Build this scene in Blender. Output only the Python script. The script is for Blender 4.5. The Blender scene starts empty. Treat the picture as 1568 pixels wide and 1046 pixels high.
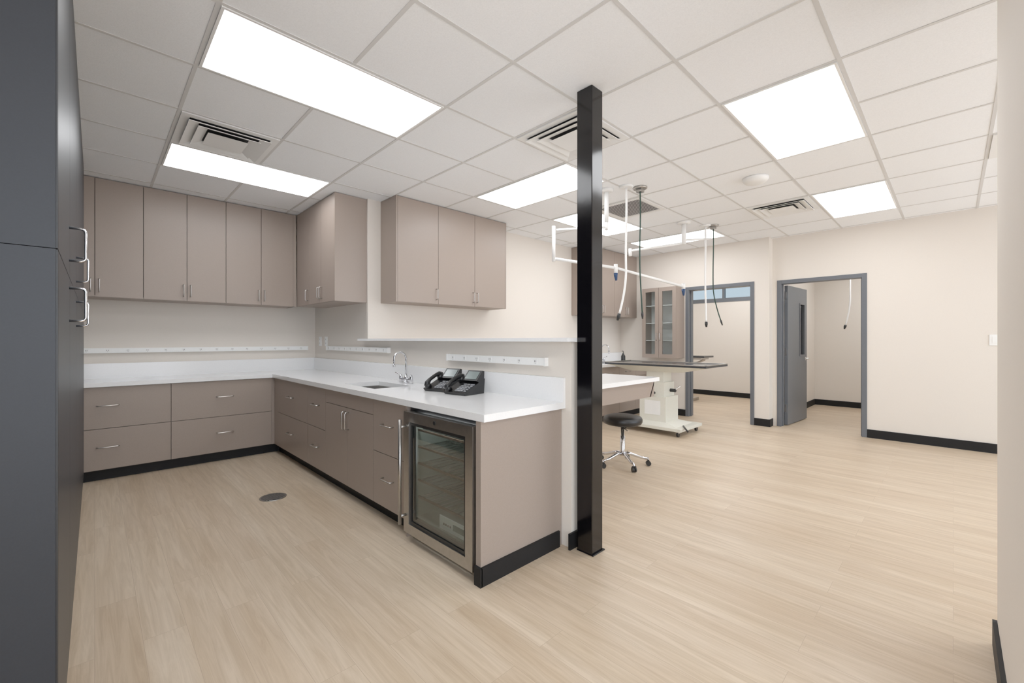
import bpy, bmesh, math
from mathutils import Vector, Matrix
scene = bpy.context.scene
try:
    scene.view_settings.view_transform = 'Standard'
    scene.view_settings.look = 'None'
    scene.view_settings.exposure = 0.24
    scene.view_settings.gamma = 1.2
except Exception: pass

H = 2.835          # ceiling height
# ------------------------------------------------------------------ materials
def lin(c):
    return tuple(((v/255)/12.92 if v/255 <= .04045 else ((v/255+.055)/1.055)**2.4) for v in c)
def newmat(name):
    m = bpy.data.materials.new(name); m.use_nodes = True
    nt = m.node_tree; b = nt.nodes['Principled BSDF']
    return m, nt, b
def mat(name, rgb, rough=.5, metal=0, spec=.5, nscale=0, namt=.0, bump=0, coat=0):
    m, nt, b = newmat(name)
    c = (*lin(rgb), 1)
    b.inputs['Base Color'].default_value = c
    b.inputs['Roughness'].default_value = rough
    b.inputs['Metallic'].default_value = metal
    b.inputs['Specular IOR Level'].default_value = spec
    b.inputs['Coat Weight'].default_value = coat
    if nscale:
        tc = nt.nodes.new('ShaderNodeTexCoord'); n = nt.nodes.new('ShaderNodeTexNoise')
        n.inputs['Scale'].default_value = nscale; n.inputs['Detail'].default_value = 4
        nt.links.new(tc.outputs['Object'], n.inputs['Vector'])
        if namt:
            r = nt.nodes.new('ShaderNodeValToRGB')
            r.color_ramp.elements[0].position = .3; r.color_ramp.elements[1].position = .7
            r.color_ramp.elements[0].color = tuple(v*(1-namt) for v in c[:3])+(1,)
            r.color_ramp.elements[1].color = tuple(min(1, v*(1+namt)) for v in c[:3])+(1,)
            nt.links.new(n.outputs['Fac'], r.inputs['Fac']); nt.links.new(r.outputs['Color'], b.inputs['Base Color'])
        if bump:
            bp = nt.nodes.new('ShaderNodeBump'); bp.inputs['Strength'].default_value = bump; bp.inputs['Distance'].default_value = .002
            nt.links.new(n.outputs['Fac'], bp.inputs['Height']); nt.links.new(bp.outputs['Normal'], b.inputs['Normal'])
    return m
def emis(name, rgb, s):
    m, nt, b = newmat(name)
    b.inputs['Base Color'].default_value = (.8, .8, .8, 1)
    b.inputs['Emission Color'].default_value = (*lin(rgb), 1)
    b.inputs['Emission Strength'].default_value = s
    return m
def glassmat(name, tint, refl=.12):
    m = bpy.data.materials.new(name); m.use_nodes = True; nt = m.node_tree; nt.nodes.clear()
    o = nt.nodes.new('ShaderNodeOutputMaterial'); mx = nt.nodes.new('ShaderNodeMixShader')
    t = nt.nodes.new('ShaderNodeBsdfTransparent'); g = nt.nodes.new('ShaderNodeBsdfGlossy')
    t.inputs['Color'].default_value = (*tint, 1); g.inputs['Roughness'].default_value = .03
    lw = nt.nodes.new('ShaderNodeLayerWeight'); lw.inputs['Blend'].default_value = refl
    nt.links.new(lw.outputs['Facing'], mx.inputs['Fac'])
    nt.links.new(t.outputs[0], mx.inputs[1]); nt.links.new(g.outputs[0], mx.inputs[2]); nt.links.new(mx.outputs[0], o.inputs[0])
    return m

M_wall = mat('wall_paint', (225, 217, 207), .75, nscale=120, namt=.012, bump=.12)
M_ceil = mat('ceiling_tile', (246, 248, 250), .9, nscale=160, namt=.035, bump=.25)
M_grid = mat('ceiling_grid_paint', (214, 213, 211), .5, nscale=30, namt=.01)
M_taupe = mat('taupe_laminate', (152, 137, 126), .38, nscale=260, namt=.05, bump=.06)
M_gap = mat('cabinet_gap_shadow', (66, 57, 51), .7, nscale=50, namt=.05)
M_slate = mat('slate_laminate', (35, 39, 46), .4, spec=.35, nscale=240, namt=.06, bump=.05)
M_slatedk = mat('slate_edge', (20, 22, 26), .4, nscale=60, namt=.05)
M_quartz = mat('white_quartz', (240, 240, 240), .12, nscale=90, namt=.015)
M_black = mat('black_gloss_paint', (5, 4, 6), .13, spec=.4, nscale=30, namt=.1, bump=.04)
M_rubber = mat('black_rubber_base', (13, 13, 15), .6, spec=.3, nscale=80, namt=.08)
M_blackpl = mat('black_plastic', (16, 17, 19), .35, nscale=90, namt=.08)
M_vinyl = mat('black_vinyl', (12, 12, 14), .38, nscale=150, namt=.1, bump=.1)
M_chrome = mat('chrome', (215, 215, 218), .12, 1, nscale=30, namt=.02)
M_nickel = mat('satin_nickel', (200, 196, 192), .28, 1, nscale=60, namt=.03)
M_steel = mat('stainless', (180, 177, 173), .3, 1, nscale=40, namt=.05)
M_white = mat('white_plastic', (240, 240, 238), .4, nscale=60, namt=.01)
M_whitem = mat('white_metal', (238, 238, 236), .35, nscale=60, namt=.01)
M_cream = mat('cream_enamel', (220, 218, 206), .35, nscale=60, namt=.02)
M_frame = mat('gray_door_paint', (94, 98, 104), .4, nscale=90, namt=.03)
M_dark = mat('dark_void', (30, 30, 32), .8, nscale=30, namt=.05)
M_duct = mat('duct_gray', (110, 110, 110), .7, nscale=30, namt=.05)
M_fridgein = mat('fridge_liner', (150, 152, 144), .4, nscale=40, namt=.02)
M_wood = mat('shelf_wood', (104, 84, 70), .5, nscale=40, namt=.1)
M_screen = mat('lcd_screen', (120, 132, 130), .15, nscale=20, namt=.04)
M_key = mat('phone_keys', (150, 152, 156), .5, nscale=20, namt=.03)
M_blue = mat('blue_handle', (16, 56, 100), .35, nscale=30, namt=.05)
M_green = mat('green_hose', (14, 50, 38), .45, nscale=60, namt=.08)
M_darksteel = mat('dark_table_top', (60, 64, 70), .2, .6, nscale=60, namt=.05)
M_panel = emis('led_panel', (250, 252, 255), 6.0)
M_fill_glow = emis('cooler_fill_glow', (240, 248, 255), 16.0)  # unseen glowing strip added to brighten the cooler interior
M_glass = glassmat('cooler_glass', (.74, .77, .74), .12)
M_clear = glassmat('clear_glass', (.9, .92, .92), .10)
M_tint = glassmat('tinted_glass', (.38, .41, .42), .10)

# floor
def floor_mat():
    m, nt, b = newmat('oak_plank_vinyl')
    L = nt.links.new; N = nt.nodes.new
    tc = N('ShaderNodeTexCoord'); mp = N('ShaderNodeMapping'); mp.inputs['Rotation'].default_value[2] = math.pi/2
    L(tc.outputs['Object'], mp.inputs['Vector'])
    br = N('ShaderNodeTexBrick'); br.offset = .37; br.offset_frequency = 2
    br.inputs['Scale'].default_value = 1; br.inputs['Brick Width'].default_value = 1.22; br.inputs['Row Height'].default_value = .15
    br.inputs['Mortar Size'].default_value = .0009; br.inputs['Mortar Smooth'].default_value = .3
    br.inputs['Color1'].default_value = (0, 0, 0, 1); br.inputs['Color2'].default_value = (1, 1, 1, 1); br.inputs['Mortar'].default_value = (.5, .5, .5, 1)
    L(mp.outputs[0], br.inputs['Vector'])
    r0 = N('ShaderNodeValToRGB')
    r0.color_ramp.elements[0].color = (*lin((197, 176, 151)), 1); r0.color_ramp.elements[1].color = (*lin((206, 187, 163)), 1)
    L(br.outputs['Color'], r0.inputs['Fac'])
    m2 = N('ShaderNodeMapping'); m2.inputs['Scale'].default_value = (34, 1.8, 1)
    L(tc.outputs['Object'], m2.inputs['Vector'])
    ad = N('ShaderNodeVectorMath'); ad.operation = 'ADD'
    sc = N('ShaderNodeVectorMath'); sc.operation = 'SCALE'; sc.inputs['Scale'].default_value = 13
    L(br.outputs['Color'], sc.inputs[0]); L(m2.outputs[0], ad.inputs[0]); L(sc.outputs[0], ad.inputs[1])
    n = N('ShaderNodeTexNoise'); n.inputs['Scale'].default_value = 1; n.inputs['Detail'].default_value = 7; n.inputs['Roughness'].default_value = .68; n.inputs['Distortion'].default_value = 1.0
    L(ad.outputs[0], n.inputs['Vector'])
    r1 = N('ShaderNodeValToRGB'); e = r1.color_ramp.elements
    e[0].position = .32; e[0].color = (.77, .73, .68, 1); e[1].position = .62; e[1].color = (1.05, 1.06, 1.07, 1)
    L(n.outputs['Fac'], r1.inputs['Fac'])
    mx = N('ShaderNodeMix'); mx.data_type = 'RGBA'; mx.blend_type = 'MULTIPLY'; mx.inputs[0].default_value = .85
    L(r0.outputs['Color'], mx.inputs[6]); L(r1.outputs['Color'], mx.inputs[7])
    m3 = N('ShaderNodeMapping'); m3.inputs['Scale'].default_value = (9, .7, 1); L(tc.outputs['Object'], m3.inputs['Vector'])
    n3 = N('ShaderNodeTexNoise'); n3.inputs['Scale'].default_value = 1; n3.inputs['Detail'].default_value = 3; L(m3.outputs[0], n3.inputs['Vector'])
    r3 = N('ShaderNodeValToRGB'); e = r3.color_ramp.elements
    e[0].position = .35; e[0].color = (.9, .87, .82, 1); e[1].position = .65; e[1].color = (1.03, 1.04, 1.05, 1)
    L(n3.outputs['Fac'], r3.inputs['Fac'])
    mx2 = N('ShaderNodeMix'); mx2.data_type = 'RGBA'; mx2.blend_type = 'MULTIPLY'; mx2.inputs[0].default_value = .8
    L(mx.outputs[2], mx2.inputs[6]); L(r3.outputs['Color'], mx2.inputs[7])
    mx3 = N('ShaderNodeMix'); mx3.data_type = 'RGBA'; mx3.blend_type = 'MIX'; L(br.outputs['Fac'], mx3.inputs[0])
    L(mx2.outputs[2], mx3.inputs[6]); mx3.inputs[7].default_value = (*lin((170, 149, 126)), 1)
    L(mx3.outputs[2], b.inputs['Base Color'])
    b.inputs['Roughness'].default_value = .36; b.inputs['Specular IOR Level'].default_value = .42
    bp = N('ShaderNodeBump'); bp.inputs['Strength'].default_value = .08; bp.inputs['Distance'].default_value = .002
    L(n.outputs['Fac'], bp.inputs['Height']); L(bp.outputs[0], b.inputs['Normal'])
    return m
M_floor = floor_mat()

# ------------------------------------------------------------------ mesh builder
class MB:
    def __init__(s, name):
        s.name = name; s.bm = bmesh.new(); s.mats = []; s.M = Matrix.Identity(4)
    def mi(s, m):
        if m not in s.mats: s.mats.append(m)
        return s.mats.index(m)
    def v(s, p): return s.bm.verts.new(s.M @ Vector(p))
    def face(s, vs, m, smooth=False):
        try: f = s.bm.faces.new(vs)
        except ValueError: return
        f.material_index = s.mi(m); f.smooth = smooth
    def box(s, a, b, m):
        x0, x1 = sorted((a[0], b[0])); y0, y1 = sorted((a[1], b[1])); z0, z1 = sorted((a[2], b[2]))
        vs = [s.v(p) for p in ((x0,y0,z0),(x1,y0,z0),(x1,y1,z0),(x0,y1,z0),(x0,y0,z1),(x1,y0,z1),(x1,y1,z1),(x0,y1,z1))]
        for q in ((0,3,2,1),(4,5,6,7),(0,1,5,4),(1,2,6,5),(2,3,7,6),(3,0,4,7)):
            s.face([vs[i] for i in q], m)
    def hull8(s, bot, top, m):
        vs = [s.v(p) for p in list(bot)+list(top)]
        for q in ((0,3,2,1),(4,5,6,7),(0,1,5,4),(1,2,6,5),(2,3,7,6),(3,0,4,7)):
            s.face([vs[i] for i in q], m)
    def prism(s, prof, y0, y1, m):
        a = [s.v((p[0], y0, p[1])) for p in prof]; b = [s.v((p[0], y1, p[1])) for p in prof]
        n = len(prof)
        s.face(a, m); s.face(b[::-1], m)
        for i in range(n): s.face([a[i], b[i], b[(i+1) % n], a[(i+1) % n]], m)
    def tube(s, pts, r, m, seg=10, closed=False):
        pts = [Vector(p) for p in pts]; n = len(pts); rs = r if isinstance(r, (list, tuple)) else [r]*n
        t = []
        for i in range(n):
            a = pts[i-1] if (i > 0 or closed) else pts[i]; b = pts[(i+1) % n] if (i < n-1 or closed) else pts[i]
            t.append((b-a).normalized())
        up = Vector((0, 0, 1)) if abs(t[0].z) < .9 else Vector((1, 0, 0))
        nrm = (up - t[0]*up.dot(t[0])).normalized(); rings = []
        for i in range(n):
            nrm = (nrm - t[i]*nrm.dot(t[i])).normalized(); bn = t[i].cross(nrm)
            rings.append([s.v(pts[i]+(nrm*math.cos(2*math.pi*j/seg)+bn*math.sin(2*math.pi*j/seg))*rs[i]) for j in range(seg)])
        for i in range(n if closed else n-1):
            a = rings[i]; b = rings[(i+1) % n]
            for j in range(seg): s.face([a[j], a[(j+1) % seg], b[(j+1) % seg], b[j]], m, True)
        if not closed:
            s.face(rings[0][::-1], m); s.face(rings[-1], m)
    def cyl(s, p, q, r, m, seg=24): s.tube([p, q], r, m, seg)
    def lathe(s, c, prof, m, seg=40):
        rings = []
        for r, z in prof:
            rings.append([s.v((c[0]+r*math.cos(2*math.pi*j/seg), c[1]+r*math.sin(2*math.pi*j/seg), c[2]+z)) for j in range(seg)])
        for a, b in zip(rings[:-1], rings[1:]):
            for j in range(seg): s.face([a[j], a[(j+1) % seg], b[(j+1) % seg], b[j]], m, True)
        s.face(rings[0][::-1], m); s.face(rings[-1], m)
    def done(s, bevel=0, origin=True):
        bmesh.ops.recalc_face_normals(s.bm, faces=s.bm.faces)
        me = bpy.data.meshes.new(s.name)
        if origin:
            co = [v.co for v in s.bm.verts]
            c = Vector(((min(v.x for v in co)+max(v.x for v in co))/2, (min(v.y for v in co)+max(v.y for v in co))/2, min(v.z for v in co)))
            bmesh.ops.translate(s.bm, verts=s.bm.verts, vec=-c)
        else: c = Vector((0, 0, 0))
        s.bm.to_mesh(me); s.bm.free()
        for m in s.mats: me.materials.append(m)
        o = bpy.data.objects.new(s.name, me); o.location = c; scene.collection.objects.link(o)
        if bevel:
            bv = o.modifiers.new('bevel', 'BEVEL'); bv.width = bevel; bv.segments = 2; bv.limit_method = 'ANGLE'; bv.angle_limit = math.radians(50)
        return o

def pull(mb, c, axis, nrm, L=.14, so=.034, r=.0052, m=None):
    c = Vector(c); a = Vector(axis); n = Vector(nrm); k = .012
    mb.tube([c-a*L/2, c-a*L/2+n*(so-k), c-a*(L/2-k*.3)+n*(so-k*.3), c-a*(L/2-k)+n*so,
             c+a*(L/2-k)+n*so, c+a*(L/2-k*.3)+n*(so-k*.3), c+a*L/2+n*(so-k), c+a*L/2], r, m or M_nickel, 8)

# ------------------------------------------------------------------ room shell
XL = -.69; YB = 6.0; XW = 2.13; YA = 4.44; XD = 7.22; XR = 7.38; XF = 10.4
f = MB('floor'); f.box((-.9, -3.2, -.1), (10.6, 6.2, 0), M_floor); f.done(origin=False)
c = MB('ceiling'); c.box((-.9, -3.2, H), (10.6, 6.2, H+.1), M_ceil); c.done(origin=False)
w = MB('wall_left'); w.box((XL-.12, .3, 0), (XL, YB+.12, H), M_wall); w.box((XL-.12, -3.1, 0), (XL, .3, .3), M_wall); w.box((XL-.12, -3.1, 2.7), (XL, .3, H), M_wall); w.done()  # stretch beside the camera left open for an added fill window
w = MB('wall_back'); w.box((XL, YB, 0), (XW+.12, YB+.12, H), M_wall); w.done()
w = MB('wall_corner'); w.box((XW, YA+.0, 0), (XW+.12, YB, H), M_wall); w.done()
w = MB('wall_treatment_back'); w.box((XW+.12, YA, 0), (XD+.12, YA+.12, H), M_wall); w.done()
w = MB('wall_half_height'); w.box((XW, 1.66, 0), (XW+.12, YA, 1.287), M_wall); w.done()
DT = 2.19
w = MB('wall_exam_room_left')
w.box((XD, 3.178, 0), (XD+.16, YA, H), M_wall); w.box((XD, 2.117, DT), (XD+.16, 3.178, H), M_wall); w.box((XD, 1.914, 0), (XD+.16, 2.117, H), M_wall); w.done()
w = MB('wall_exam_room_right')
w.box((XR, 1.85, 0), (XR+.12, 1.914, H), M_wall); w.box((XR, .80, DT), (XR+.12, 1.85, H), M_wall); w.box((XR, -3.1, 0), (XR+.12, .80, H), M_wall); w.done()
w = MB('wall_behind_open'); w.box((XL, -3.12, 0), (XR, -3.0, .3), M_wall); w.box((XL, -3.12, 2.7), (XR, -3.0, H), M_wall); w.done()  # unseen wall behind camera, opened up to let fill light in
def fill_window(name, a, b, n, axis):
    m = MB(name)
    for k2 in range(n+1):
        t_ = a+(b-a)*k2/n
        if axis == 'x': m.box((t_-.03, -3.1, .3), (t_+.03, -3.02, 2.7), M_frame)
        else: m.box((XL-.10, t_-.03, .3), (XL-.02, t_+.03, 2.7), M_frame)
    if axis == 'x': m.box((a, -3.1, .3), (b, -3.02, .35), M_frame); m.box((a, -3.1, 2.65), (b, -3.02, 2.7), M_frame)
    else: m.box((XL-.10, a, .3), (XL-.02, b, .35), M_frame); m.box((XL-.10, a, 2.65), (XL-.02, b, 2.7), M_frame)
    m.done()
fill_window('fill_window_2', XL+.03, 1.72, 2, 'x'); fill_window('fill_window_3', 2.76, XR-.03, 3, 'x'); fill_window('fill_window_4', -2.97, .27, 2, 'y')  # unseen windows added so world light fills the room and ceiling
YN = -.13
w = MB('wall_right_near'); w.box((1.75, -3.0, 0), (2.73, YN, H), M_wall); w.done()
w = MB('wall_exam_divider'); w.box((XR+.12, 1.95, 0), (XF, 2.07, H), M_wall); w.done()
w = MB('wall_exam_far')
w.box((XF, -1.0, 0), (XF+.12, 2.8, H), M_wall); w.box((XF, 2.8, 0), (XF+.12, 4.6, 2.17), M_wall); w.box((XF, 2.8, 2.60), (XF+.12, 4.6, H), M_wall); w.box((XF, 4.6, 0), (XF+.12, 5.6, H), M_wall); w.done()
w = MB('wall_exam_side_a'); w.box((XD+.16, 5.4, 0), (XF, 5.52, H), M_wall); w.box((XD+.04, 4.56, 0), (XD+.16, 5.52, H), M_wall); w.done()
w = MB('wall_exam_side_b'); w.box((XR+.12, -1.0, 0), (XF, -.88, H), M_wall); w.done()
w = MB('window_1')
w.box((XF-.01, 2.8, 2.17), (XF+.1, 4.6, 2.26), M_frame); w.box((XF-.01, 2.8, 2.54), (XF+.1, 4.6, 2.60), M_frame)
for y in (2.8, 3.68, 4.56): w.box((XF-.01, y, 2.26), (XF+.1, y+.04, 2.54), M_frame)
w.box((XF+.05, 2.84, 2.26), (XF+.056, 4.56, 2.54), M_tint); w.done()

# ceiling grid
PX, PY, X0, Y0 = .628, .63, .405, .435
def gx(i): return X0+PX*i
def gy(j): return Y0+PY*j
g = MB('trim_ceiling_grid')
for i in range(-2, 17): g.box((gx(i)-.010, -3.0, H-.003), (gx(i)+.010, 6.0, H-.0005), M_grid)
for j in range(-5, 9): g.box((-.68, gy(j)-.010, H-.0035), (10.4, gy(j)+.010, H-.0006), M_grid)
g.done()
def lightpanel(i0, i1, j0, j1):
    x0, x1, y0, y1 = gx(i0)+.012, gx(i1)-.012, gy(j0)+.012, gy(j1)-.012
    p = MB('ceiling_light_panel'); e = .014
    p.box((x0, y0, H-.008), (x1, y0+e, H), M_white); p.box((x0, y1-e, H-.008), (x1, y1, H), M_white)
    p.box((x0, y0+e, H-.008), (x0+e, y1-e, H), M_white); p.box((x1-e, y0+e, H-.008), (x1, y1-e, H), M_white)
    p.box((x0+e, y0+e, H-.006), (x1-e, y1-e, H-.001), M_panel); p.done()
for a in ((0,2,3,4),(0,2,6,7),(4,6,0,1),(8,10,0,1),(4,5,3,5),(6,8,4,5),(9,10,3,5),(0,2,-3,-2),(5,7,-4,-3),(12,14,4,5),(12,14,6,7),(12,14,0,1),(14,15,3,5),(14,15,-1,1)):  # panels behind camera and in exam rooms are unseen, added to brighten
    lightpanel(*a)
def diffuser(i, j, ret=False):
    x0, x1, y0, y1 = gx(i)+.013, gx(i+1)-.013, gy(j)+.013, gy(j+1)-.013
    cx, cy = (x0+x1)/2, (y0+y1)/2
    d = MB('return_air_grille' if ret else 'air_diffuser'); e = .05
    M = M_whitem
    d.box((x0, y0, H-.01), (x1, y0+e, H-.001), M); d.box((x0, y1-e, H-.01), (x1, y1, H-.001), M)
    d.box((x0, y0+e, H-.01), (x0+e, y1-e, H-.001), M); d.box((x1-e, y0+e, H-.01), (x1, y1-e, H-.001), M)
    d.box((x0+e, y0+e, H-.003), (x1-e, y1-e, H-.001), M_duct if ret else M_dark)
    if ret:
        n = 20
        for k in range(n):
            y = y0+e+(y1-y0-2*e)*(k+.5)/n
            d.hull8([(x0+e, y-.010, H-.012), (x1-e, y-.010, H-.012), (x1-e, y-.004, H-.012), (x0+e, y-.004, H-.012)],
                    [(x0+e, y+.004, H-.003), (x1-e, y+.004, H-.003), (x1-e, y+.010, H-.003), (x0+e, y+.010, H-.003)], M)
    else:
        for a, b in ((.256, .190), (.196, .132)):
            zt, zb, t = H-.004, H-.026, .004
            for sx, sy in ((1,0),(-1,0),(0,1),(0,-1)):
                if sx:
                    P = [(cx+sx*b, cy-b, zt), (cx+sx*b, cy+b, zt), (cx+sx*a, cy+a, zb), (cx+sx*a, cy-a, zb)]
                else:
                    P = [(cx-b, cy+sy*b, zt), (cx+b, cy+sy*b, zt), (cx+a, cy+sy*a, zb), (cx-a, cy+sy*a, zb)]
                Q = [(p[0], p[1], p[2]-t) for p in P]
                d.hull8(Q, P, M)
        d.hull8([(cx-.128, cy-.128, H-.030), (cx+.128, cy-.128, H-.030), (cx+.128, cy+.128, H-.030), (cx-.128, cy+.128, H-.030)],
                [(cx-.09, cy-.09, H-.014), (cx+.09, cy-.09, H-.014), (cx+.09, cy+.09, H-.014), (cx-.09, cy+.09, H-.014)], M)
    d.done()
diffuser(0, 5); diffuser(3, 2); diffuser(8, 1); diffuser(6, 3, True); diffuser(7, -2, True)
s = MB('smoke_detector'); s.lathe((4.50, 1.31, H-.05), [(.03, 0), (.085, .004), (.10, .018), (.11, .03), (.112, .0495)], M_white); s.done()

# baseboards
def bb(name, a, b): m = MB(name); m.box(a, b, M_rubber); m.done()
bb('baseboard_right', (XR-.014, -3, 0), (XR, .80, .11))
bb('baseboard_pier', (XD-.014, 1.90, 0), (XD, 2.117, .11))
bb('baseboard_treatment', (XD-.014, 3.18, 0), (XD, 3.78, .11))
m = MB('baseboard_near'); m.box((1.75, YN, 0), (2.744, YN+.014, .11), M_rubber); m.box((2.73, -3.0, 0), (2.744, YN, .11), M_rubber); m.done()
bb('baseboard_exam_far', (XF-.014, -.88, 0), (XF, 1.95, .11)); bb('baseboard_exam_far_b', (XF-.014, 2.07, 0), (XF, 5.4, .11))
bb('baseboard_divider_a', (XR+.12, 1.936, 0), (XF-.014, 1.95, .11)); bb('baseboard_divider_b', (XD+.2, 2.07, 0), (XF-.014, 2.084, .11))
bb('baseboard_behind', (XL, -3, 0), (1.75, -2.986, .11))
m = MB('baseboard_half_wall'); m.box((XW-.03, 1.646, 0), (XW+.134, 1.66, .10), M_rubber); m.box((XW+.12, 1.66, 0), (XW+.134, 2.14, .10), M_rubber); m.done()
bb('baseboard_jog', (XD, 1.90, 0), (XR-.014, 1.914, .11))

# door frames
def frame(name, X, y0, y1, dep):
    d = MB(name); t = .055
    xa, xb = X-.015, X+dep+.015
    d.box((xa, y0, 0), (xb, y0+t, DT), M_frame); d.box((xa, y1-t, 0), (xb, y1, DT), M_frame); d.box((xa, y0+t, DT-t), (xb, y1-t, DT), M_frame)
    d.box((X+dep*.4, y0+t, 0), (X+dep*.6, y0+t+.015, DT-t), M_frame); d.box((X+dep*.4, y1-t-.015, 0), (X+dep*.6, y1-t, DT-t), M_frame)
    d.done(.003)
frame('door_frame', XD, 2.117, 3.178, .16); frame('door_frame', XR, .80, 1.85, .12)
d = MB('door_1'); W = .90; Ht = 2.11; t = .045
d.M = Matrix.Translation((XR+.14, 1.79, .012)) @ Matrix.Rotation(math.radians(-4), 4, 'Z')
wx0, wx1, wz0, wz1 = .56, .76, 1.05, 1.85
d.box((0, -t, 0), (wx0, 0, Ht), M_frame); d.box((wx1, -t, 0), (W, 0, Ht), M_frame)
d.box((wx0, -t, 0), (wx1, 0, wz0), M_frame); d.box((wx0, -t, wz1), (wx1, 0, Ht), M_frame)
for a, b in (((wx0-.02, wz0-.02), (wx0, wz1+.02)), ((wx1, wz0-.02), (wx1+.02, wz1+.02)), ((wx0, wz0-.02), (wx1, wz0)), ((wx0, wz1), (wx1, wz1+.02))):
    d.box((a[0], -t-.008, a[1]), (b[0], .008, b[1]), M_frame)
d.box((wx0, -t/2-.003, wz0), (wx1, -t/2+.003, wz1), M_clear)
d.cyl((W-.07, -t-.05, .98), (W-.07, .05, .98), .011, M_nickel, 12); d.cyl((W-.07, -t-.006, .98), (W-.07, -t, .98), .028, M_nickel, 20)
d.tube([(W-.07, -t-.045, .98), (W-.18, -t-.045, .98)], .009, M_nickel, 10)
for z in (.2, 1.05, 1.9): d.box((-.012, -.03, z), (.004, -.0, z+.11), M_nickel)
d.done()

# ------------------------------------------------------------------ cabinets
G = .0025
def panel_y(mb, x0, x1, z0, z1, yf, m=M_taupe):
    mb.box((x0+G, yf, z0+G), (x1-G, yf+.018, z1-G), m)
def panel_x(mb, y0, y1, z0, z1, xf, m=M_taupe):
    mb.box((xf, y0+G, z0+G), (xf+.018, y1-G, z1-G), m)
UB, UT = 1.705, H-.006
CZ = .908; CB = .868
u = MB('upper_cabinet'); YF = 5.63
u.box((XL+.01, YF+.02, UB+.002), (1.78, YB-.002, UT), M_gap); u.box((XL+.01, YF+.018, UB), (1.755, YB-.002, UB+.018), M_taupe)
xs = [1.741-.348*k for k in range(7)]
for k in range(6): panel_y(u, xs[k+1], xs[k], UB, UT, YF)
u.box((1.741, YF+.004, UB), (1.776, YF+.02, UT), M_taupe)
for xx in (1.393+.03, 1.393-.03, .697+.03, .697-.03, .001+.03, .001-.03): pull(u, (xx, YF, UB+.11), (0,0,1), (0,-1,0), .12)
u.done()
u = MB('upper_cabinet'); XFc = 1.78
u.box((XFc+.02, 4.49, UB+.002), (XW-.002, YF-.0, UT), M_gap); u.box((XFc+.0, 4.462, UB), (XW-.002, 4.48, UT), M_taupe)
u.box((XFc+.018, 4.48, UB), (XW-.002, YF, UB+.018), M_taupe)
for a, b in ((4.48, 4.84), (4.84, 5.20), (5.20, 5.56)): panel_x(u, a, b, UB, UT, XFc)
u.box((XFc+.004, 5.56, UB), (XFc+.02, YF, UT), M_taupe)
for yy in (4.81, 4.87, 5.23): pull(u, (XFc, yy, UB+.11), (0,0,1), (-1,0,0), .12)
u.done()
def upperA(x0, xs, x1, hand):
    u = MB('upper_cabinet'); yf = 4.10
    u.box((x0+.018, yf+.02, UB+.002), (x1-.018, YA-.002, UT), M_gap)
    u.box((x0, yf+.0, UB), (x0+.018, YA-.002, UT), M_taupe); u.box((x1-.018, yf, UB), (x1, YA-.002, UT), M_taupe)
    u.box((x0+.018, yf+.018, UB), (x1-.018, YA-.002, UB+.018), M_taupe)
    for a, b in zip(xs[:-1], xs[1:]): panel_y(u, a, b, UB, UT, yf)
    for h in hand: pull(u, (h, yf, UB+.11), (0,0,1), (0,-1,0), .12)
    u.done()
upperA(2.28, [2.298, 2.815, 3.35, 3.862], 3.88, (2.785, 3.32, 3.38))
upperA(5.70, [5.718, 6.10, 6.475, 6.85, 7.198], 7.216, (6.07, 6.13, 6.82, 6.88))

SX0, SX1, SY0, SY1 = 1.60, 1.93, 3.22, 3.80
b = MB('base_cabinet'); yf = 5.445
b.box((XL+.01, yf+.02, .10), (1.50, YB-.004, CB-.002), M_gap); b.box((XL+.01, yf+.07, 0), (1.55, yf+.09, .10), M_rubber)
for x0, x1 in ((-.37, .547), (.547, 1.455)):
    for z0, z1 in ((.105, .483), (.483, .866)):
        panel_y(b, x0, x1, z0, z1, yf); pull(b, ((x0+x1)/2, yf, (z0+z1)/2+.02), (1,0,0), (0,-1,0), .15)
panel_y(b, -.67, -.37, .105, .866, yf); b.box((1.455, yf+.004, .105), (1.50, yf+.02, .866), M_taupe)
b.done()
b = MB('base_cabinet'); xf = 1.478
b.box((xf+.02, 2.53, .10), (XW-.004, SY0-.02, CB-.002), M_gap); b.box((xf+.02, SY1+.02, .10), (XW-.004, 5.46, CB-.002), M_gap)
b.box((xf+.02, SY0-.02, .10), (XW-.004, SY1+.02, .66), M_gap); b.box((xf+.02, SY0-.02, .66), (xf+.04, SY1+.02, CB-.002), M_gap)
b.box((xf+.07, 2.53, 0), (xf+.09, 5.50, .10), M_rubber)
b.box((xf+.0, 2.513, .0), (XW-.004, 2.53, CB-.002), M_taupe)
for y0, y1 in ((4.355, 5.33), (3.909, 4.355), (2.533, 2.993)):
    for z0, z1 in ((.105, .487), (.487, .866)):
        panel_x(b, y0, y1, z0, z1, xf); pull(b, (xf, (y0+y1)/2, (z0+z1)/2+.02), (0,1,0), (-1,0,0), .14)
panel_x(b, 2.993, 3.909, .745, .866, xf); panel_x(b, 2.993, 3.451, .105, .745, xf); panel_x(b, 3.451, 3.909, .105, .745, xf)
for yy in (3.42, 3.482): pull(b, (xf, yy, .64), (0,0,1), (-1,0,0), .14)
b.box((xf+.004, 5.33, .105), (xf+.02, 5.44, .866), M_taupe)
b.box((xf-.02, 1.735, 0), (XW-.004, 1.775, CB-.002), M_taupe)
b.box((xf-.026, 1.721, 0), (XW-.035, 1.735, .10), M_rubber); b.box((xf-.034, 1.721, 0), (xf-.02, 1.775, .10), M_rubber)
b.done()
k = MB('countertop'); cx0 = 1.455
k.box((XL+.01, 5.42, CB), (XW-.002, YB-.002, CZ), M_quartz)
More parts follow.
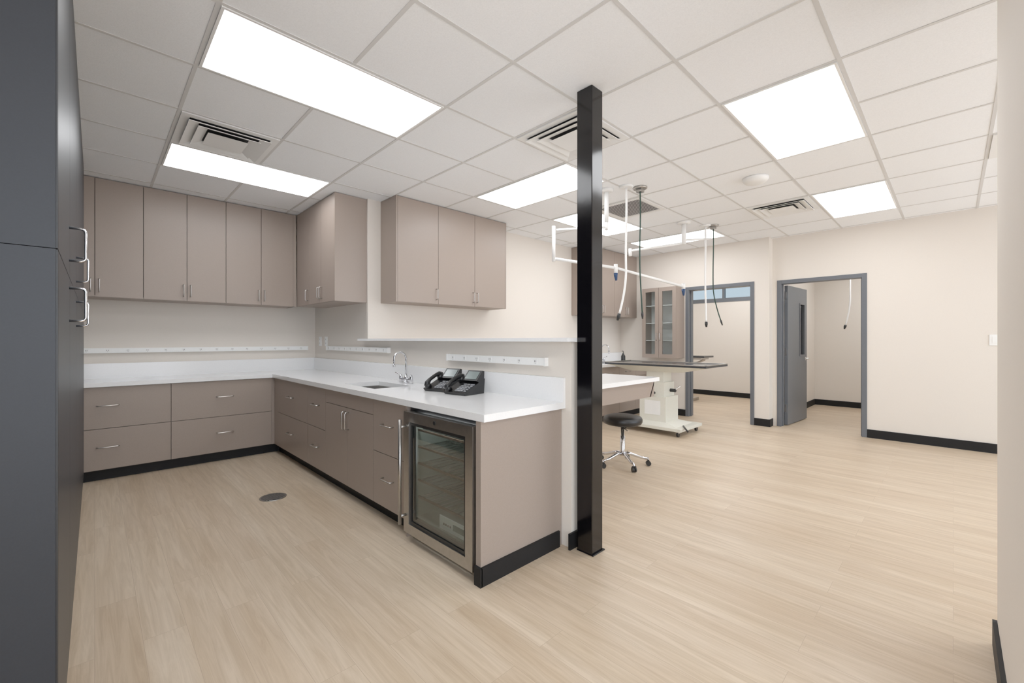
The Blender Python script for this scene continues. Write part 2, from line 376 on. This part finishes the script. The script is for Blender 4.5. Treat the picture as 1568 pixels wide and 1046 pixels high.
k.box((cx0, SY1, CB), (XW-.002, 5.42, CZ), M_quartz); k.box((cx0, 1.705, CB), (XW-.002, SY0, CZ), M_quartz)
k.box((cx0, SY0, CB), (SX0, SY1, CZ), M_quartz); k.box((SX1, SY0, CB), (XW-.002, SY1, CZ), M_quartz)
k.done()
k = MB('countertop_backsplash'); k.box((XL+.01, YB-.022, CZ), (XW-.022, YB-.002, 1.06), M_quartz); k.done()
k = MB('countertop_backsplash'); k.box((XW-.022, 1.705, CZ), (XW-.002, YB-.002, 1.06), M_quartz); k.done()
s = MB('undermount_sink'); t = .004; zb = .70
s.box((SX0, SY0, zb), (SX1, SY1, zb+t), M_steel)
for a, b2 in (((SX0-t, SY0-t), (SX0, SY1+t)), ((SX1, SY0-t), (SX1+t, SY1+t)), ((SX0, SY0-t), (SX1, SY0)), ((SX0, SY1), (SX1, SY1+t))):
    s.box((a[0], a[1], zb), (b2[0], b2[1], CB-.001), M_steel)
s.cyl(((SX0+SX1)/2, (SY0+SY1)/2, zb+t), ((SX0+SX1)/2, (SY0+SY1)/2, zb+t+.004), .045, M_chrome)
s.done()
def faucet(x, y, z, dx, dy, hgt=.28, reach=.12):
    n = Vector((dx, dy, 0)); p = Vector((x, y, z+.0005)); side = Vector((-dy, dx, 0))
    f = MB('faucet')
    f.tube([p, p+Vector((0,0,.012))], .028, M_chrome, 20); f.tube([p+Vector((0,0,.012)), p+Vector((0,0,.07))], [.019, .014], M_chrome, 16)
    r = reach/2; pts = [p+Vector((0,0,.06)), p+Vector((0,0,hgt-r))]
    for a in range(1, 13):
        an = math.pi*a/12; pts.append(p+n*(r-r*math.cos(an))+Vector((0,0,hgt-r+r*math.sin(an))))
    pts.append(pts[-1]+Vector((0,0,-.05))); f.tube(pts, .009, M_chrome, 12); f.tube([pts[-1], pts[-1]+Vector((0,0,-.02))], .012, M_chrome, 12)
    f.tube([p-side*.09+Vector((0,0,.035)), p+side*.09+Vector((0,0,.035))], .011, M_chrome, 12)
    for sg in (-1, 1):
        q = p+side*.09*sg; f.tube([q, q+Vector((0,0,.05)), q+Vector((0,0,.075))], [.018, .016, .01], M_chrome, 16)
        f.tube([q+Vector((0,0,.07)), q+side*.05*sg+n*.03+Vector((0,0,.09))], [.007, .005], M_chrome, 8)
    f.done()
faucet(2.03, 3.47, CZ, -1, 0)

l = MB('ledge_shelf'); l.box((2.05, 1.625, 1.288), (2.33, YA-.001, 1.312), M_quartz); l.box((2.05, YA-.001, 1.288), (XW-.001, 4.52, 1.312), M_quartz); l.done()
p = MB('support_column'); px, py, ps = 2.140, 1.512, .112
p.box((px, py, 0), (px+ps, py+ps, H-.001), M_black); p.box((px-.004, py-.012, 0), (px+ps+.012, py+ps+.0, .008), M_black)
p.done(.006)

def strip(name, a, b, n):
    a = Vector(a); b2 = Vector(b); n = Vector(n); ax = (b2-a).normalized(); L = (b2-a).length; m = MB(name)
    Mx = Matrix((ax, n, Vector((0,0,1)))).transposed().to_4x4(); Mx.translation = a; m.M = Mx
    m.box((0, .001, -.025), (L, .03, .025), M_white); m.box((-.012, .001, -.028), (0, .034, .028), M_whitem); m.box((L, .001, -.028), (L+.012, .034, .028), M_whitem)
    k = int(L/.15)
    for i in range(k):
        x = (i+.5)*L/k; m.box((x-.018, .03, -.016), (x+.018, .032, .016), M_whitem)
        for dx in (-.006, .006): m.box((x+dx-.0015, .0315, -.004), (x+dx+.0015, .0325, .008), M_blackpl)
        m.box((x-.002, .0315, -.013), (x+.002, .0325, -.009), M_blackpl)
    m.done()
strip('power_outlet_strip', (-.6, YB, 1.19), (2.02, YB, 1.19), (0,-1,0))
strip('power_outlet_strip', (XW, 5.52, 1.195), (XW, 3.95, 1.195), (-1,0,0))
strip('power_outlet_strip', (XW, 2.93, 1.155), (XW, 1.86, 1.155), (-1,0,0))
for yy in (5.60, 5.80):
    o = MB('wall_outlet'); o.box((XW-.008, yy-.038, 1.22), (XW-.001, yy+.038, 1.34), M_white)
    for z in (1.255, 1.305): o.box((XW-.011, yy-.017, z-.015), (XW-.008, yy+.017, z+.015), M_whitem); o.box((XW-.0115, yy-.008, z-.004), (XW-.011, yy-.005, z+.006), M_blackpl); o.box((XW-.0115, yy+.005, z-.004), (XW-.011, yy+.008, z+.006), M_blackpl)
    o.done()
o = MB('light_switch'); o.box((XR-.008, -.37, 1.235), (XR-.001, -.29, 1.36), M_white); o.box((XR-.014, -.347, 1.26), (XR-.008, -.313, 1.335), M_whitem); o.done()

# ------------------------------------------------------------------ undercounter refrigerator
r = MB('undercounter_glass_door_refrigerator'); y0, y1 = 1.785, 2.505; x0, x1 = 1.50, 2.09; zt = .862
r.box((x0, y0, .05), (x1, y0+.03, zt), M_blackpl); r.box((x0, y1-.03, .05), (x1, y1, zt), M_blackpl)
r.box((x0, y0+.03, zt-.04), (x1, y1-.03, zt), M_blackpl); r.box((x0, y0+.03, .05), (x1, y1-.03, .13), M_blackpl); r.box((x1-.02, y0+.03, .13), (x1, y1-.03, zt-.04), M_fridgein)
r.box((x0+.02, y0+.03, .13), (x1-.02, y0+.036, zt-.04), M_fridgein); r.box((x0+.02, y1-.036, .13), (x1-.02, y1-.03, zt-.04), M_fridgein)
r.box((x0+.02, y0+.036, .13), (x1-.02, y1-.036, .136), M_fridgein); r.box((x0+.04, y0, 0), (x1, y1, .05), M_blackpl)
r.box((x0+.004, y0+.08, zt-.058), (x0+.028, y1-.08, zt-.041), M_fill_glow)
for z in (.26, .37, .48, .59, .70):
    r.box((x0+.03, y0+.04, z), (x0+.04, y1-.04, z+.012), M_wood)
    for k2 in range(12):
        yy = y0+.05+(y1-y0-.1)*k2/11; r.box((x0+.04, yy-.002, z+.003), (x1-.03, yy+.002, z+.007), M_nickel)
    r.box((x0+.25, y0+.037, z), (x0+.256, y1-.037, z+.003), M_nickel); r.box((x0+.5, y0+.037, z), (x0+.506, y1-.037, z+.003), M_nickel)
fx0, fx1 = 1.445, 1.488; fz0, fz1 = .055, .835; e = .062
r.box((fx0, y0+.005, fz0), (fx1, y0+.005+e, fz1), M_steel); r.box((fx0, y1-.005-e, fz0), (fx1, y1-.005, fz1), M_steel)
r.box((fx0, y0+.005+e, fz0), (fx1, y1-.005-e, fz0+e), M_steel); r.box((fx0, y0+.005+e, fz1-e), (fx1, y1-.005-e, fz1), M_steel)
i0, i1, j0, j1 = y0+.005+e, y1-.005-e, fz0+e, fz1-e; q = .02
r.box((fx0+.008, i0, j0), (fx1, i0+q, j1), M_blackpl); r.box((fx0+.008, i1-q, j0), (fx1, i1, j1), M_blackpl); r.box((fx0+.008, i0+q, j0), (fx1, i1-q, j0+q), M_blackpl); r.box((fx0+.008, i0+q, j1-q), (fx1, i1-q, j1), M_blackpl)
r.box((fx0+.014, i0+q, j0+q), (fx0+.019, i1-q, j1-q), M_glass)
r.box((x0+.022, y0+.06, .145), (x0+.028, y0+.42, .225), M_white); r.box((x0+.020, y0+.17, .170), (x0+.022, y0+.28, .205), M_screen)
for k2 in range(4): r.box((x0+.0195, y0+.30+.022*k2, .176), (x0+.022, y0+.312+.022*k2, .188), M_blackpl)
r.tube([(fx0-.001, (y0+y1)/2, fz1-.03), (fx0-.004, (y0+y1)/2, fz1-.03)], .012, M_blackpl, 16)
hy = y1-.035; r.cyl((fx0-.045, hy, .12), (fx0-.045, hy, .79), .011, M_steel, 16)
for z in (.17, .74): r.cyl((fx0, hy, z), (fx0-.045, hy, z), .008, M_steel, 12)
r.done()

# ------------------------------------------------------------------ tall slate cabinets at left
t = MB('tall_storage_cabinet'); tx = -.07; ty0, ty1 = 1.645, 5.40
t.box((XL+.005, ty0+.02, .10), (tx-.022, ty1, H-.006), M_slatedk); t.box((XL+.005, ty0+.05, 0), (tx-.04, ty1, .10), M_rubber)
for z0, z1 in ((.02, 1.54), (1.54, H-.006)):
    t.box((XL+.005, ty0, z0+.001), (tx-.004, ty0+.02, z1-.001), M_slate)
    t.box((tx-.021, ty0+.006, z0+.002), (tx-.0, ty0+.022, z1-.002), M_slatedk)
    ys = [ty0+.03, 2.42, 3.24, 3.96, 4.68, 5.395]
    for a, b2 in zip(ys[:-1], ys[1:]): t.box((tx-.02, a+.002, z0+.002+(.08 if z0 < 1 else 0)), (tx, b2-.002, z1-.002), M_slate)
for yy in (2.35, 3.18):
    pull(t, (tx, yy, 1.665), (0,0,1), (1,0,0), .125, .045, .005, M_chrome); pull(t, (tx, yy, 1.435), (0,0,1), (1,0,0), .125, .045, .005, M_chrome)
t.done()

d = MB('floor_drain'); d.lathe((1.056, 3.917, 0), [(.1, .0005), (.1, .003), (.094, .004)], M_steel)
d.lathe((1.056, 3.917, .0035), [(.086, 0), (.086, .0015)], M_dark)
for k2 in range(-4, 5):
    hw = math.sqrt(max(.0001, .086**2-(k2*.018)**2)); d.box((1.056-hw, 3.917+k2*.018-.004, .005), (1.056+hw, 3.917+k2*.018+.004, .0065), M_steel)
d.done()

# ------------------------------------------------------------------ phones
def phone(x, y, rot):
    p = MB('desk_phone'); p.M = Matrix.Translation((x, y, CZ+.001)) @ Matrix.Rotation(math.radians(rot), 4, 'Z')
    p.prism([(-.10, 0), (-.105, .018), (.055, .085), (.10, .11), (.11, .105), (.10, .0)], -.10, .10, M_blackpl)
    p.prism([(.045, .082), (.02, .095), (.085, .165), (.105, .16), (.10, .09)], -.10, .04, M_blackpl)
    sl = math.atan2(.067, .16)
    S = p.M.copy()
    p.M = S @ Matrix.Translation((-.105, 0, .018)) @ Matrix.Rotation(-sl, 4, 'Y')
    for i in range(4):
        for j in range(3): p.box((.02+i*.022, -.06+j*.027, .0), (.034+i*.022, -.04+j*.027, .005), M_key)
    for i in range(5): p.box((.02+i*.024, -.09, 0), (.032+i*.024, -.072, .005), M_key)
    for i in range(3): p.box((.115, -.085+i*.035, 0), (.127, -.06+i*.035, .005), M_key)
    p.tube([(-.0, .072, .022), (.02, .072, .04), (.06, .072, .05), (.12, .072, .052), (.165, .072, .045), (.19, .072, .03)], [.016, .019, .014, .014, .019, .018], M_blackpl, 12)
    p.tube([(.02, .072, .003), (.02, .072, .035)], [.026, .022], M_blackpl, 16); p.tube([(.168, .072, .003), (.168, .072, .04)], [.027, .023], M_blackpl, 16)
    p.M = S @ Matrix.Translation((.02, 0, .095)) @ Matrix.Rotation(-math.atan2(.07, .065), 4, 'Y')
    p.box((.012, -.085, 0), (.082, .025, .003), M_screen)
    p.M = S
    pts = []
    for a in range(60):
        an = a*.9; pts.append((-.09-.0+.0028*a*.3, .10+.014+.008*math.cos(an), .012+.008*math.sin(an)))
    p.tube(pts, .0025, M_blackpl, 5)
    p.done(.0)
phone(1.94, 2.76, 12); phone(1.93, 2.48, 8)

# ------------------------------------------------------------------ treatment side furniture
b = MB('counter_desk'); y0, y1 = 2.15, 2.82
b.box((2.252, y0, CB), (4.25, y1, CZ), M_quartz)
b.box((2.252, y0+.03, .71), (4.19, y0+.05, CB), M_taupe); b.box((2.252, y1-.05, .71), (4.19, y1-.03, CB), M_taupe); b.hull8([(4.10, y0+.03, .71), (4.12, y0+.03, .71), (4.12, y1-.03, .71), (4.10, y1-.03, .71)], [(4.19, y0+.03, CB), (4.21, y0+.03, CB), (4.21, y1-.03, CB), (4.19, y1-.03, CB)], M_taupe)
b.box((2.252, y0+.05, .10), (3.05, y1-.03, CB), M_taupe); b.box((2.252, y0+.09, 0), (3.0, y1-.05, .10), M_rubber)
b.done()
b = MB('base_cabinet'); xa, xb = 4.6, XD-.004; yf = 3.82
b.box((xa, yf+.02, .10), (xb, YA-.004, CB), M_gap); b.box((xa, yf+.07, 0), (xb, yf+.09, .10), M_rubber); b.box((xa-.018, yf, 0), (xa, YA-.004, CB), M_taupe)
n = 5
for k2 in range(n):
    a = xa+(xb-xa)*k2/n; c2 = xa+(xb-xa)*(k2+1)/n
    panel_y(b, a, c2, .105, .68, yf); panel_y(b, a, c2, .68, .866, yf); pull(b, ((a+c2)/2, yf, .77), (1,0,0), (0,-1,0)); pull(b, (c2-.05, yf, .58), (0,0,1), (0,-1,0))
b.box((xa-.02, yf-.02, CB), (xb, YA-.004, CZ), M_quartz)
b.done()
b = MB('countertop_backsplash'); b.box((xa-.02, YA-.024, CZ), (xb, YA-.004, 1.06), M_quartz); b.done()
s = MB('drop_in_sink'); s.box((5.95, 3.88, CZ+.001), (6.55, 4.30, CZ+.006), M_steel); s.box((5.98, 3.91, CZ+.006), (6.52, 4.27, CZ+.007), M_darksteel); s.done()
faucet(6.45, 4.36, CZ+.002, 0, -1, .30, .16)
s = MB('soap_bottle'); s.lathe((6.75, 4.1, CZ+.001), [(.035, 0), (.037, .01), (.037, .10), (.02, .13), (.012, .14), (.012, .16)], M_blackpl, 20); s.tube([(6.75, 4.1, CZ+.16), (6.75, 4.1, CZ+.19), (6.71, 4.1, CZ+.19)], .006, M_blackpl, 8); s.done()
g = MB('glass_door_wall_cabinet'); x0, x1, y0, y1, z0, z1 = 6.90, XD-.002, 3.20, 3.815, .99, 2.19
g.box((x0+.02, y0, z0), (x1, y0+.018, z1), M_taupe); g.box((x0+.02, y1-.018, z0), (x1, y1, z1), M_taupe); g.box((x0+.02, y0+.018, z1-.018), (x1, y1-.018, z1), M_taupe); g.box((x0+.02, y0+.018, z0), (x1, y1-.018, z0+.018), M_taupe)
g.box((x1-.012, y0+.018, z0+.018), (x1, y1-.018, z1-.018), M_white)
for z in (1.28, 1.58, 1.88): g.box((x0+.04, y0+.02, z), (x1-.014, y1-.02, z+.012), M_white)
ym = (y0+y1)/2; e = .065
for a, b2 in ((y0, ym), (ym, y1)):
    g.box((x0, a+G, z0), (x0+.02, a+e, z1), M_taupe); g.box((x0, b2-e, z0), (x0+.02, b2-G, z1), M_taupe)
    g.box((x0, a+e, z0), (x0+.02, b2-e, z0+e), M_taupe); g.box((x0, a+e, z1-e), (x0+.02, b2-e, z1), M_taupe)
    g.box((x0+.008, a+e, z0+e), (x0+.012, b2-e, z1-e), M_clear)
for yy in (ym-.03, ym+.03): pull(g, (x0, yy, 1.35), (0,0,1), (-1,0,0), .12)
g.done()
t = MB('hydraulic_exam_table')
bx0, bx1, by0, by1 = 5.52, 6.22, 2.50, 3.42
t.box((bx0, by0, .075), (bx1, by1, .115), M_cream); t.hull8([(bx0+.08, by0+.1, .115), (bx1-.08, by0+.1, .115), (bx1-.08, by1-.1, .115), (bx0+.08, by1-.1, .115)], [(5.70, 2.8, .16), (6.04, 2.8, .16), (6.04, 3.2, .16), (5.70, 3.2, .16)], M_cream)
t.box((5.68, 2.78, .15), (6.06, 3.18, .50), M_cream); t.box((5.72, 2.82, .50), (6.02, 3.14, .70), M_cream); t.box((5.75, 2.85, .70), (5.99, 3.11, .86), M_cream)
t.box((5.675, 2.86, .24), (5.68, 3.10, .44), M_whitem)
t.cyl((5.68, 2.95, .55), (5.62, 2.95, .55), .02, M_blackpl); t.cyl((5.90, 2.82, .58), (5.90, 2.74, .58), .025, M_blackpl); t.tube([(5.90, 2.76, .58), (5.95, 2.70, .64)], .01, M_chrome)
for x in (bx0+.06, bx1-.06):
    for y in (by0+.06, by1-.06):
        t.cyl((x, y-.014, .035), (x, y+.014, .035), .034, M_blackpl, 20); t.box((x-.02, y-.02, .05), (x+.02, y+.02, .076), M_chrome)
t.tube([(bx0+.02, by0-.09, .10), (bx0+.1, by0-.02, .12), (bx0+.2, by0+.05, .13)], .012, M_blackpl)
tx0, tx1, ty0_, ty1_ = 5.60, 6.35, 2.20, 3.72
t.hull8([(5.74, 2.62, .845), (6.10, 2.62, .845), (6.10, 3.35, .845), (5.74, 3.35, .845)], [(tx0+.03, ty0_+.03, .93), (tx1-.03, ty0_+.03, .93), (tx1-.03, ty1_-.03, .93), (tx0+.03, ty1_-.03, .93)], M_cream)
t.box((tx0, ty0_, .93), (tx1, ty1_, .955), M_darksteel)
for a, b2 in (((tx0, ty0_), (tx0+.02, ty1_)), ((tx1-.02, ty0_), (tx1, ty1_)), ((tx0, ty0_), (tx1, ty0_+.02)), ((tx0, ty1_-.02), (tx1, ty1_))):
    t.box((a[0], a[1], .955), (b2[0], b2[1], .967), M_steel)
t.done(.003)
s = MB('rolling_stool'); sx, sy = 3.94, 2.40
s.lathe((sx, sy, .425), [(.17, 0), (.19, .008), (.20, .03), (.20, .055), (.19, .075), (.15, .088), (.05, .092)], M_vinyl)
s.lathe((sx, sy, .405), [(.08, 0), (.15, .02)], M_blackpl)
s.lathe((sx, sy, .10), [(.03, 0), (.034, .02), (.026, .05), (.026, .20), (.018, .202), (.018, .31)], M_chrome, 20)
s.tube([(sx, sy, .39), (sx-.05, sy-.06, .385), (sx-.1, sy-.12, .38)], .006, M_chrome)
for k2 in range(5):
    an = math.radians(20+72*k2); c_, s_ = math.cos(an), math.sin(an)
    s.tube([(sx+c_*.02, sy+s_*.02, .12), (sx+c_*.08, sy+s_*.08, .118), (sx+c_*.19, sy+s_*.19, .082), (sx+c_*.26, sy+s_*.26, .075)], [.018, .017, .014, .012], M_chrome, 12)
    px_, py_ = sx+c_*.26, sy+s_*.26
    s.cyl((px_, py_, .08), (px_, py_, .045), .008, M_chrome, 8)
    for o_ in (-.013, .013): s.cyl((px_-s_*(o_-.008), py_+c_*(o_-.008), .026), (px_-s_*(o_+.008), py_+c_*(o_+.008), .026), .025, M_blackpl, 16)
    s.tube([(px_-s_*-.02, py_+c_*-.02, .05), (px_, py_, .056), (px_-s_*.02, py_+c_*.02, .05)], .01, M_blackpl, 8)
s.done()
t = MB('exam_table'); t.box((8.85, 3.52, .93), (9.35, 4.75, .965), M_darksteel); t.box((8.9, 3.6, .89), (9.3, 4.7, .93), M_steel); t.box((9.0, 4.1, .06), (9.2, 4.3, .89), M_steel); t.box((8.8, 3.85, 0), (9.4, 4.6, .06), M_steel)
t.tube([(9.1, 3.6, .89), (9.1, 3.75, .82), (9.1, 4.1, .75)], .02, M_steel); t.done(.003)

# ------------------------------------------------------------------ ceiling arms
a = MB('ceiling_exam_lamp_arm')
a.lathe((3.75, 2.47, H-.03), [(.05, 0), (.07, .012), (.07, .0295)], M_white); a.cyl((3.75, 2.47, H-.03), (3.75, 2.47, 2.50), .022, M_white)
a.tube([(3.75, 2.47, 2.50), (3.75, 2.47, 2.42)], .017, M_white); a.tube([(3.75, 2.47, 2.45), (3.47, 2.90, 2.45)], .013, M_white, 12)
a.tube([(3.45, 2.92, 2.49), (3.45, 2.92, 2.12)], .018, M_white, 16)
a.tube([(3.45, 2.92, 2.15), (4.16, 2.62, 2.10)], .016, M_white, 14); a.tube([(4.16, 2.62, 2.14), (4.16, 2.62, 2.04)], .022, M_white, 16)
a.tube([(4.16, 2.62, 2.10), (5.25, 2.34, 1.96)], .015, M_white, 14); a.tube([(5.25, 2.34, 2.0), (5.25, 2.34, 1.93)], .022, M_white, 16)
for q_ in ((4.16, 2.62, 2.04), (5.25, 2.34, 1.93)): a.tube([q_, (q_[0], q_[1], q_[2]-.03), (q_[0]+.01, q_[1], q_[2]-.08)], [.024, .02, .011], M_blue, 14)
a.done()
a = MB('ceiling_exam_lamp_arm')
a.lathe((5.51, 2.45, H-.03), [(.05, 0), (.08, .012), (.08, .0295)], M_white); a.cyl((5.51, 2.45, H-.03), (5.51, 2.45, 2.54), .028, M_white)
a.tube([(5.51, 2.45, 2.56), (5.15, 3.02, 2.49)], .016, M_white, 14); a.tube([(5.15, 3.02, 2.52), (5.15, 3.02, 2.42)], .022, M_white, 14)
a.tube([(5.51, 2.45, 2.60), (5.95, 2.28, 2.66)], .013, M_white, 14)
a.done()
def hose(name, x, y, zb, m, bend, r=.009):
    h = MB(name)
    h.lathe((x, y, H-.02), [(.06, 0), (.07, .006), (.07, .0195)], M_steel if m is M_green else M_white, 24)
    if m is M_green:
        h.box((x-.03, y-.03, H-.05), (x+.03, y+.03, H-.02), M_steel)
    pts = []; n = 40
    for i in range(n+1):
        t_ = i/n; z = H-.02+(zb-H+.02)*t_
        o = bend*max(0, (t_-.65)/.35)**1.6
        wob = .006*math.sin(t_*9)
        pts.append((x+o*.7169+wob, y-o*.6972, z))
    h.tube(pts, r, m, 10)
    e_ = Vector(pts[-1]); e2 = (Vector(pts[-1])-Vector(pts[-2])).normalized()
    h.tube([e_, e_+e2*.03, e_+e2*.07], [r*1.6, r*1.7, r*.9], M_blackpl, 12)
    h.done()
hose('ceiling_white_hose', 3.81, 2.28, 1.56, M_white, -.07, .011)
hose('ceiling_air_hose', 3.94, 2.20, 1.58, M_green, .02, .007)
hose('ceiling_white_hose', 5.88, 2.32, 1.54, M_white, .01, .011)
hose('ceiling_air_hose', 5.95, 2.245, 1.56, M_green, .10, .007)
hose('ceiling_white_hose', 9.2, 1.22, 1.55, M_white, -.08, .012)

# ------------------------------------------------------------------ world : bright overcast sky; bright lower half added to light the ceiling
wd = bpy.data.worlds.new('World'); scene.world = wd; wd.use_nodes = True
nt = wd.node_tree; bg = nt.nodes['Background']
tc = nt.nodes.new('ShaderNodeTexCoord'); sp = nt.nodes.new('ShaderNodeSeparateXYZ'); rp = nt.nodes.new('ShaderNodeValToRGB')
mr = nt.nodes.new('ShaderNodeMapRange'); mr.inputs['From Min'].default_value = -1; mr.inputs['From Max'].default_value = 1
nt.links.new(tc.outputs['Generated'], sp.inputs[0]); nt.links.new(sp.outputs['Z'], mr.inputs['Value']); nt.links.new(mr.outputs[0], rp.inputs['Fac'])
rp.color_ramp.elements[0].color = (.92, .93, .98, 1); rp.color_ramp.elements[0].position = .45
rp.color_ramp.elements[1].color = (.80, .90, 1.0, 1); rp.color_ramp.elements[1].position = .6
nt.links.new(rp.outputs[0], bg.inputs[0]); bg.inputs[1].default_value = 3.2

# ------------------------------------------------------------------ camera
cam = bpy.data.cameras.new('camera'); co = bpy.data.objects.new('camera', cam); scene.collection.objects.link(co)
co.location = (0, 0, 1.30); co.rotation_euler = (math.pi/2, 0, math.atan2(-.6972, .7169))
cam.sensor_width = 36; cam.lens = 657/1568*36; cam.shift_y = -.0017; cam.clip_start = .02
scene.camera = co
